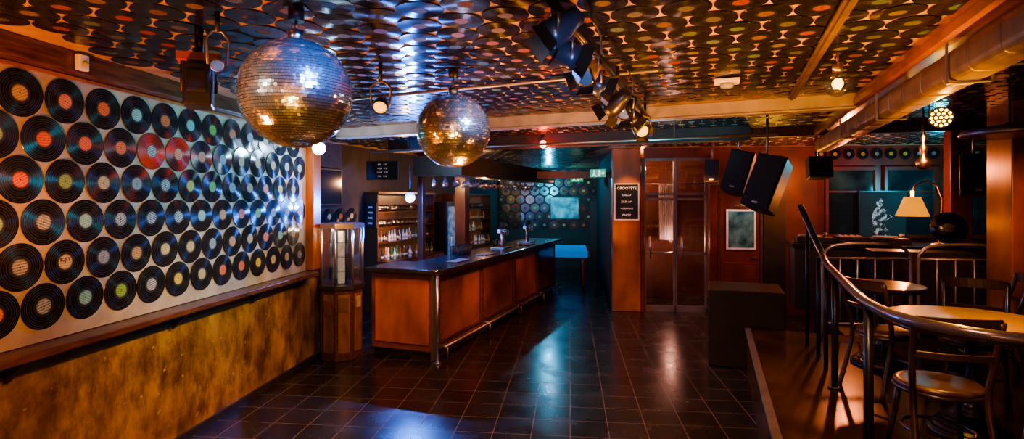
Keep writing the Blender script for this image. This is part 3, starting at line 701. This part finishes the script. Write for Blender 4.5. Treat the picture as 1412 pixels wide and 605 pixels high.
# painting with figure
w=wr(4.5,-.06); t=T('painting','dark teal painting with a faint pale seated figure','painting',(w[0],w[1],1.68),-A)
M().lo(-.36,.36,-.02,0,-.45,.45).obj('canvas',mat('canvas_teal',(.005,.018,.021),.9,col2=(.008,.03,.034),scale=2),t)
M().lo(-.38,.38,-.015,.0,-.47,-.45).lo(-.38,.38,-.015,.0,.45,.47).lo(-.38,-.36,-.015,0,-.45,.45).lo(.36,.38,-.015,0,-.45,.45).obj('frame',M_black,t)
pf=mat('pale_figure',(.01,.02,.024),.8,col2=(.4,.44,.43),scale=16,contrast=(.47,.6))
m=M()
def ln(P): m.tube([(x,-.024,z) for x,z in P],.006,5)
m.poly([(.055*math.cos(R(30*i))-.05,-.023,.27+.075*math.sin(R(30*i))) for i in range(12)])
m.poly([(-.1,-.0235,.19),(0,-.0235,.19),(.08,-.0235,.1),(.04,-.0235,-.05),(.06,-.0235,-.2),(-.16,-.0235,-.2),(-.18,-.0235,0),(-.15,-.0235,.12)])
m.poly([(-.16,-.023,-.2),(-.06,-.023,-.2),(-.14,-.023,-.43),(-.22,-.023,-.43)]); m.poly([(.0,-.023,-.2),(.08,-.023,-.18),(.16,-.023,-.42),(.08,-.023,-.43)])
ln([(.08,.1),(.16,-.02),(.06,-.08)]); ln([(.28,.14),(.1,.0),(-.08,-.1)])
m.obj('painted_figure',pf,t)
# orange column right
S(M().lo(-.02,.6,-.25,.25,.5,CEIL-.001).obj('trim_16',M_orangewood,loc=(4.72,5.25,0),rz=-B,bev=.01),'orange column','column')
# red post
S(M().lo(-.12,.12,-.12,.12,0.5,CEIL-.001).obj('trim_17',M_redwall,loc=(5.9,7.2,0),rz=-B,bev=.01),'dark red post','post')
# desk
t=T('mixing_desk','long black disc jockey desk','desk',(3.95,7.75,.502),-B)
M().lo(0,2.3,-.35,.35,.84,.9).obj('desk_top',M_blackgloss,t,bev=.008)
M().lo(.03,2.27,-.3,.3,0,.84).obj('desk_body',M_black,t)
def onD(x,y,z): return (3.95+x*math.cos(B)+y*math.sin(B),7.75-x*math.sin(B)+y*math.cos(B),z)
for x in (.3,1.2):
    t=T('turntable','black record turntable on the desk','turntable',onD(x,0,1.404),-B,group='turntables on the desk')
    M().lo(-.22,.22,-.17,.17,0,.08).obj('plinth',M_blackmetal,t,bev=.01); M().cyl((-.04,0,.08),(-.04,0,.1),.15,seg=28).obj('platter',M_steel,t)
    M().tube([(.17,.12,.12),(.17,-.05,.12),(.1,-.1,.11)],.006,6).cyl((.17,.12,.08),(.17,.12,.13),.02).obj('tonearm',M_steel,t)
t=T('audio_mixer','black audio mixer with knobs between the turntables','mixer',onD(.75,0,1.404),-B)
M().lo(-.16,.16,-.17,.17,0,.09).obj('body',M_black,t,bev=.008)
m=M()
for i in range(4):
    for j in range(4): m.cyl((-.11+.07*i,-.1+.06*j,.09),(-.11+.07*i,-.1+.06*j,.105),.01,seg=8)
o=m.obj('knobs',M_white,t); o['kind']='stuff'
# table lamp
t=T('table_lamp','brass arm lamp with glowing amber cone shade','lamp',onD(1.72,-.12,1.404),0)
M().lathe([(.09,0),(.09,.02),(.02,.04)],20).tube([(0,0,.03),(.03,0,.3),(.05,0,.6),(-.02,0,.78),(-.16,0,.84),(-.3,0,.78),(-.34,0,.7)],.011,8).obj('stand',M_brass,t)
M().lathe([(.185,.38),(.09,.63),(.088,.63),(.182,.38)],28,(-.34,0,0)).obj('lamp_shade',M_shade,t)
M().cyl((-.34,0,.56),(-.34,0,.71),.02).sphere((-.34,0,.5),.03).obj('bulb',M_bulby,t)
t=T('record_on_stand','black vinyl record standing upright on the desk','record',onD(1.78,-.27,1.404),-B)
M().lathe([(.004,-.004),(.2,-.003),(.2,.003),(.004,.004)],36,(0,0,.24),Matrix.Rotation(R(78),3,'X')).obj('record_disc',M_vinyl2,t)
M().lathe([(.004,-.006),(.06,-.006),(.06,.006),(.004,.006)],24,(0,0,.24),Matrix.Rotation(R(78),3,'X')).obj('record_label',LAB[2],t)
M().lo(-.08,.08,-.05,.05,0,.04).obj('stand',M_black,t)
# hanging brass ornament, pendant disc
t=T('brass_pendant','slim brass pendant fitting hanging from the ceiling','pendant',(3.78,5.0,2.3))
M().lathe([(.015,-.03),(.05,.0),(.06,.05),(.02,.1),(.03,.14),(.035,.18),(.012,.22),(.03,.27),(.01,.3),(.006,.6)],20).obj('stem',M_brass,t)
t=T('pendant_lamp','wide flat dark metal pendant lamp','lamp',(4.3,4.7,2.55))
M().lathe([(.34,0),(.35,.02),(.33,.06),(.05,.1),(.02,.12)],36).obj('lamp_shade',M_steeld,t); M().cyl((0,0,.11),(0,0,.352),.01).obj('rod',M_black,t); M().lathe([(.3,.012),(.3,.018)],28).obj('diffuser',M_paper,t)
# speakers
def speaker(loc,rot,w,h,d,label):
    t=T('loudspeaker',label,'speaker',loc,rot=rot)
    pts=[(-w/2,-d/2),(w/2,-d/2),(w*.36,d/2),(-w*.36,d/2)]
    M().prism(pts,-h/2,h/2).obj('cabinet',M_black,t,bev=.012)
    M().lo(-w/2+.02,w/2-.02,-d/2-.014,-d/2-.001,-h/2+.02,h/2-.02).obj('grille',M_grille,t)
    M().lo(-.03,.03,-d/2-.017,-d/2-.014,-h/2+.04,-h/2+.06).obj('badge',M_steel,t)
    return t
def spk_bracket(t,loc):
    inv=Matrix.LocRotScale(t.location,t.rotation_euler,None).inverted()
    a=inv@Vector(loc); b=inv@Vector((loc[0],loc[1],CEIL-.02))
    M().cyl(a,b,.015).obj('bracket',M_steeld,t)
for loc,rot,w,h,d,l in (((2.93,7.0,2.33),(R(-16),R(12),R(-38)),.3,.54,.3,'large black loudspeaker tilted over the dance floor'),
    ((2.83,6.0,2.16),(R(-16),R(14),R(-48)),.32,.6,.34,'large black loudspeaker tilted down beside the handrail'),
    ((3.1,8.4,2.42),(R(-8),0,R(-30)),.22,.36,.22,'small black loudspeaker by the doors'),
    ((4.1,7.3,2.42),(R(-8),0,R(-10)),.3,.28,.26,'square black loudspeaker above the desk'),
    ((5.75,6.75,2.3),(R(-6),0,R(-30)),.36,.5,.32,'black loudspeaker beside the red post')):
    t=speaker(loc,rot,w,h,d,l); spk_bracket(t,(loc[0],loc[1]+.03,loc[2]+h*.42))
# black box beside platform
o=M().lo(-.42,.42,3.2,3.95,.001,.92).obj('black_bench_box',mat('black_box_matte',(.010,.007,.005),.4),loc=PO,rz=-B,bev=.012); 
tag(o,'large matte black wooden box beside the platform','box')
# ------------------------------------------------------------------ railings
t=T('platform_handrail','dark curved handrail on steel posts along the platform','railing',(2.3,3.7,.502))
hp=[(3.05,5.75,1.93),(3.02,5.5,1.70),(2.93,5.15,1.5),(2.78,4.8,1.43),(2.6,4.4,1.42),(2.3,3.75,1.42),(2.03,3.15,1.42),(1.93,2.85,1.42),(1.9,2.62,1.42),(1.95,2.42,1.42),(2.1,2.25,1.42),(2.4,2.13,1.42),(2.8,2.1,1.42)]
def smooth(P,n=4):
    P=[Vector(p) for p in P]; out=[]
    for i in range(len(P)-1):
        a,b,c,d=P[max(i-1,0)],P[i],P[i+1],P[min(i+2,len(P)-1)]
        for k in range(n):
            u=k/n; out.append(.5*((2*b)+(c-a)*u+(2*a-5*b+4*c-d)*u*u+(3*b-a-3*c+d)*u**3))
    out.append(P[-1]); return out
off=Vector((2.3,3.7,.502))
M().tube([p-off for p in smooth(hp)],.03,14).obj('handrail',mat('rail_dark',(.07,.055,.07),.25,.5,coat=.5),t)
for x,y in ((1.98,3.02),(2.57,4.33),(2.6,2.12)): M().cyl(Vector((x,y,.502))-off,Vector((x,y,1.41))-off,.025).cyl(Vector((x,y,.502))-off,Vector((x,y,.515))-off,.05).obj('post',M_blackmetal,t)
for x,y in ((3.04,5.6),(2.93,5.2),(2.77,4.8)): M().cyl(Vector((x,y,.502))-off,Vector((x,y,1.45 if y<5.5 else 1.78))-off,.018).obj('post',M_blackmetal,t)
def arch_rail(loc,w,label,panel=False):
    t=T('steel_railing',label,'railing',loc,-R(8),group='arched steel railings')
    M().tube(smooth([(0,0,0),(0,0,.8),(.03,0,.93),(.14,0,1.0),(w/2,0,1.02),(w-.14,0,1.0),(w-.03,0,.93),(w,0,.8),(w,0,0)],4),.017,10).obj('frame',M_rail,t)
    for z in (.86,.15): M().cyl((0,0,z),(w,0,z),.012).obj('cross_rail',M_rail,t)
    n=int(w/.17)
    for i in range(1,n): M().cyl((w/n*i,0,.15),(w/n*i,0,.86),.009,seg=8).obj('vertical_bar',M_rail,t)
    if panel: M().lo(.03,w-.03,.014,.022,.17,.84).obj('backing_panel',M_black,t)
arch_rail((3.4,5.95,.502),.88,'grey steel tube railing section with arched top')
arch_rail((4.35,5.82,.502),.9,'grey steel tube railing section with arched top and black backing',True)
t=T('booth_cabinet','black low cabinet behind the railing','cabinet',(4.75,6.35,.502),-B)
M().lo(-.5,.5,-.2,.2,0,.9).obj('body',M_black,t,bev=.01); M().lo(-.46,.46,-.212,-.2,.05,.85).obj('front_panel',M_wood,t)

# ------------------------------------------------------------------ furniture
def arc(r,a0,a1,z,n=8): return [(r*math.cos(R(a0+(a1-a0)*i/n)),r*math.sin(R(a0+(a1-a0)*i/n)),z) for i in range(n+1)]
chair=T('bentwood_chair','dark bentwood cafe chair with round brown seat','chair',(2.41,3.08,.506),R(-18),'bentwood chairs')
M().lathe([(.17,.435),(.205,.44),(.21,.455),(.2,.468),(.17,.466),(.02,.458)],32).obj('seat',M_seat,chair)
M().tube(arc(.205,0,360,.43,24)[:-1],.013,8,closed=True).obj('seat_frame',M_chair,chair)
for x,y,x2,y2 in ((-.14,.13,-.19,.19),(.14,.13,.19,.19)): M().tube([(x,y,.44),(x*1.15,y*1.2,.22),(x2,y2,0)],[.018,.016,.013],10).obj('leg',M_chair,chair)
for sx in(-1,1): M().tube(smooth([(sx*.19,-.26,0),(sx*.175,-.2,.22),(sx*.17,-.15,.44),(sx*.185,-.19,.65),(sx*.19,-.25,.86)],4),.017,10).obj('back_leg',M_chair,chair)
M().tube(arc(.17,0,360,.2,24)[:-1],.01,8,closed=True).obj('leg_ring',M_chair,chair)
def slat(z,h,yo):
    m=M(); n=8; P=[]
    for i in range(n+1):
        f=i/n*2-1; P.append((f*.19,yo-.035*(1-f*f)))
    for i in range(n):
        a,b=P[i],P[i+1]; mx=(a[0]+b[0])/2; my=(a[1]+b[1])/2
        m.box((mx,my,z),(math.hypot(b[0]-a[0],b[1]-a[1])*1.03,.014,h),math.atan2(b[1]-a[1],b[0]-a[0]))
    return m
slat(.84,.075,-.245).obj('backrest',M_chair,chair,bev=.003); slat(.66,.035,-.195).obj('backrest_slat',M_chair,chair,bev=.003)
dup(chair,(2.87,2.72,.506),R(8),'dark bentwood cafe chair close to the handrail')
dup(chair,(2.96,4.3,.506),R(-75),'dark bentwood cafe chair by the platform posts')
dup(chair,(3.45,4.05,.506),R(140),'dark bentwood cafe chair behind the round table')
dup(chair,(4.0,4.6,.506),R(60),'dark bentwood cafe chair near the steel railing')
def table(loc,r,h,label,topm=M_tabletop):
    t=T('cafe_table',label,'table',loc)
    M().lathe([(.02,h-.03),(r-.01,h-.03),(r,h-.02),(r,h-.006),(r-.008,h),(.02,h)],48,smooth=False).obj('table_top',topm,t)
    M().lathe([(r-.05,h-.05),(r-.03,h-.05),(r-.03,h-.031),(r-.05,h-.031)],48).obj('top_ring',M_chair,t)
    prof=[(.23,0),(.235,.02)]
    z=.02
    for i in range(7): rr=.225-.026*i; prof+=[(rr,z),(rr,z+.018),(rr-.018,z+.02)]; z+=.022
    prof+=[(.04,z+.02),(.032,z+.08),(.045,.35),(.03,.4),(.03,h-.1),(.1,h-.052),(.02,h-.051)]
    M().lathe(prof,28).obj('pedestal',M_blackmetal,t)
    return t
table((2.94,3.48,.502),.48,.73,'round cafe table with honey wood top and black iron pedestal')
table((3.35,4.95,.502),.35,.73,'small round dark cafe table near the steel railing',M_seat)
o=M().lathe([(.04,0),(.04,.004)],20).obj('coaster',M_white,loc=(2.82,3.35,1.235)); tag(o,'small white coaster on the table','coaster')

# ------------------------------------------------------------------ lights
G=1.25
def spot(name,loc,aim,col,pw,ang=60,blend=.6,size=.05):
    l=bpy.data.lights.new(name,'SPOT'); l.energy=pw*G; l.color=col; l.spot_size=R(ang); l.spot_blend=blend; l.shadow_soft_size=size
    o=bpy.data.objects.new(name,l); COL.objects.link(o); o.location=loc
    o.rotation_euler=(Vector(aim)-Vector(loc)).to_track_quat('-Z','Y').to_euler()
def pt(name,loc,col,pw,size=.04):
    l=bpy.data.lights.new(name,'POINT'); l.energy=pw*G; l.color=col; l.shadow_soft_size=size
    o=bpy.data.objects.new(name,l); COL.objects.link(o); o.location=loc
OR=(1,.27,.03); YE=(1,.46,.05); BL=(.06,.25,1); TE=(.03,.55,.75); WA=(1,.5,.2); RE=(1,.08,.02)
spot('light_wall_yellow',(-.3,4.2,2.55),(-2.9,4.9,.35),YE,340,58)
spot('light_wall_orange_near',(-.6,1.6,2.4),(-3.0,3.3,.5),(1,.36,.04),260,60)
spot('light_wall_teal',(-.2,4.4,2.2),(-2.8,4.9,2.1),TE,360,80,1)
spot('light_wall_near',(-.3,1.2,1.9),(-3.0,2.8,2.0),(1,.45,.12),150,60,1)
spot('light_wall_far_orange',(-1.2,5.4,2.0),(-2.6,6.2,1.6),OR,45,60)
spot('light_post',(-1.6,5.6,1.7),(-2.5,6.7,2.2),OR,110,50)
spot('light_ceiling_left',(-2.1,2.0,1.3),(-2.1,3.2,2.9),OR,270,110)
spot('light_ceiling_blue',(-.7,5.0,1.7),(-.4,4.6,2.9),BL,200,84,.9,.3)
spot('light_ceiling_white',(-.2,4.0,1.5),(.2,3.9,2.9),(1,.36,.07),190,110)
spot('light_ceiling_orange',(.9,3.0,1.5),(1.1,3.6,2.9),(1,.32,.05),260,120)
spot('light_ceiling_right',(2.0,2.6,1.6),(1.8,3.2,2.9),YE,150,110)
spot('light_ceiling_mid',(.8,7.3,1.6),(.6,7.6,2.9),OR,220,140)
spot('light_ceiling_far',(3.9,8.2,1.7),(3.6,8.0,2.9),YE,150,130)
spot('light_ceiling_teal',(1.8,5.6,1.8),(1.6,6.4,2.9),TE,180,110)
spot('light_beam',(.2,4.6,2.2),(.6,5.9,2.85),(1,.5,.3),40,90)
spot('light_duct',(2.7,3.0,1.8),(2.5,3.3,2.7),YE,60,110)
pt('light_star',(-2.08,6.05,2.5),(.4,.7,1),22,.01)
pt('light_blue_bar',(-1.45,7.86,1.93),BL,300,.01)
pt('light_bar_warm',(-1.9,9.6,2.3),WA,32)
pt('light_bar_warm_far',(-.6,11.6,2.2),WA,50)
spot('light_shelf',(-1.7,9.6,1.5),(-2.6,9.9,1.4),WA,70,100)
spot('light_bar_front',(-.9,4.6,2.6),(-1.4,6.9,.6),OR,240,30,1)
spot('light_bar_side',(.6,6.6,2.6),(-.5,8.0,.6),(1,.32,.05),230,26,1)
spot('light_bar_side_far',(1.3,8.4,2.6),(.2,10.2,.6),(1,.32,.05),230,26,1)
spot('light_column',(1.4,7.8,1.2),(2.0,9.8,1.5),OR,120,22,1)
spot('light_column_top',(2.05,9.3,2.6),(2.05,9.75,1.9),YE,24,70)
spot('light_doors',(2.4,7.5,2.5),(3.9,9.7,1.4),OR,90,34,1)
spot('light_frame',(3.98,9.0,2.3),(3.98,9.45,1.5),(.7,.95,1),14,60)
pt('light_vestibule',(2.4,10.4,2.6),(1,.45,.22),70)
pt('light_vestibule_low',(3.1,10.6,1.2),(1,.5,.35),22)
pt('light_passage',(.9,12.0,2.4),(1,.5,.3),36)
pt('light_passage_far',(1.0,14.9,2.6),(.1,.6,1),60)
spot('light_far_wall',(.8,13.8,2.3),(.8,16.1,1.9),TE,200,120)
pt('light_red',(.44,7.55,2.66),RE,22,.01)
pt('light_lamp',(5.22,7.25,1.70),OR,22,.01)
spot('light_led',(3.02,3.80,2.57),(2.3,2.8,1.5),YE,60,120,1,.01)
pt('light_cabinet_inner',(-2.18,6.83,1.6),(1,.75,.45),5,.01)  # added to brighten the cabinet inside, no fitting there
pt('light_booth',(5.0,8.1,2.4),(1,.25,.08),75)
pt('light_booth_teal',(6.6,8.3,2.2),TE,60)
spot('light_railing',(3.6,4.6,2.7),(4.3,6.0,1.2),(1,.45,.22),110,70)
spot('light_table',(2.7,3.0,2.75),(3.0,3.5,1.2),(1,.55,.1),85,46)
spot('light_platform',(2.0,2.8,2.7),(2.2,3.4,.5),YE,70,80)
spot('light_chairs',(1.2,2.0,2.6),(2.6,3.2,.9),(1,.5,.25),110,60)
spot('light_column_right',(4.2,4.0,2.2),(4.9,5.2,1.8),OR,50,60,1)
spot('light_dance',(.2,4.8,2.7),(.2,5.6,0),(1,.45,.22),260,120)
spot('light_dance_back',(1.6,7.4,2.7),(1.6,7.8,0),(1,.4,.2),170,120)
spot('light_dance_front',(-.8,3.0,2.2),(-.6,4.2,0),(1,.45,.22),140,120)
spot('light_cabinet',(-1.6,5.4,2.4),(-2.1,6.9,1.2),YE,130,30)
spot('light_rig',(.2,1.3,2.1),(.5,2.9,2.65),(.45,.6,1),50,44)
# mirror ball lighting
spot('light_ball_gold',(-.6,.9,1.5),(-1.0,2.5,2.42),YE,230,18)
spot('light_ball_white',(-1.9,1.2,2.7),(-1.0,2.5,2.5),(1,.9,.8),190,18)
spot('light_ball_blue',(-.25,1.75,2.82),(-1.0,2.52,2.55),BL,600,24)
spot('light_small_ball_gold',(-.2,1.9,1.8),(-.4,3.7,2.44),YE,190,15)
spot('light_small_ball_cool',(.35,2.9,2.8),(-.4,3.7,2.5),(.2,.45,1),420,22)
spot('light_front_wall',(.0,1.0,2.2),(-.5,-1.4,1.6),(1,.6,.3),620,130)
pt('light_fill',(.3,.3,2.3),(1,.55,.3),34,.1)

w=bpy.data.worlds.new('w'); bpy.context.scene.world=w; w.use_nodes=True
w.node_tree.nodes['Background'].inputs[0].default_value=(.02,.018,.02,1)
try: bpy.context.scene.view_settings.look='AgX - Medium High Contrast'
except Exception: pass
cam=bpy.data.cameras.new('camera'); co=bpy.data.objects.new('camera',cam); COL.objects.link(co)
cam.sensor_width=36; cam.lens=36*750/1412; cam.shift_y=-27.5/1412; cam.clip_start=.05
co.location=(0,0,2); co.rotation_euler=(R(90),0,0); bpy.context.scene.camera=co
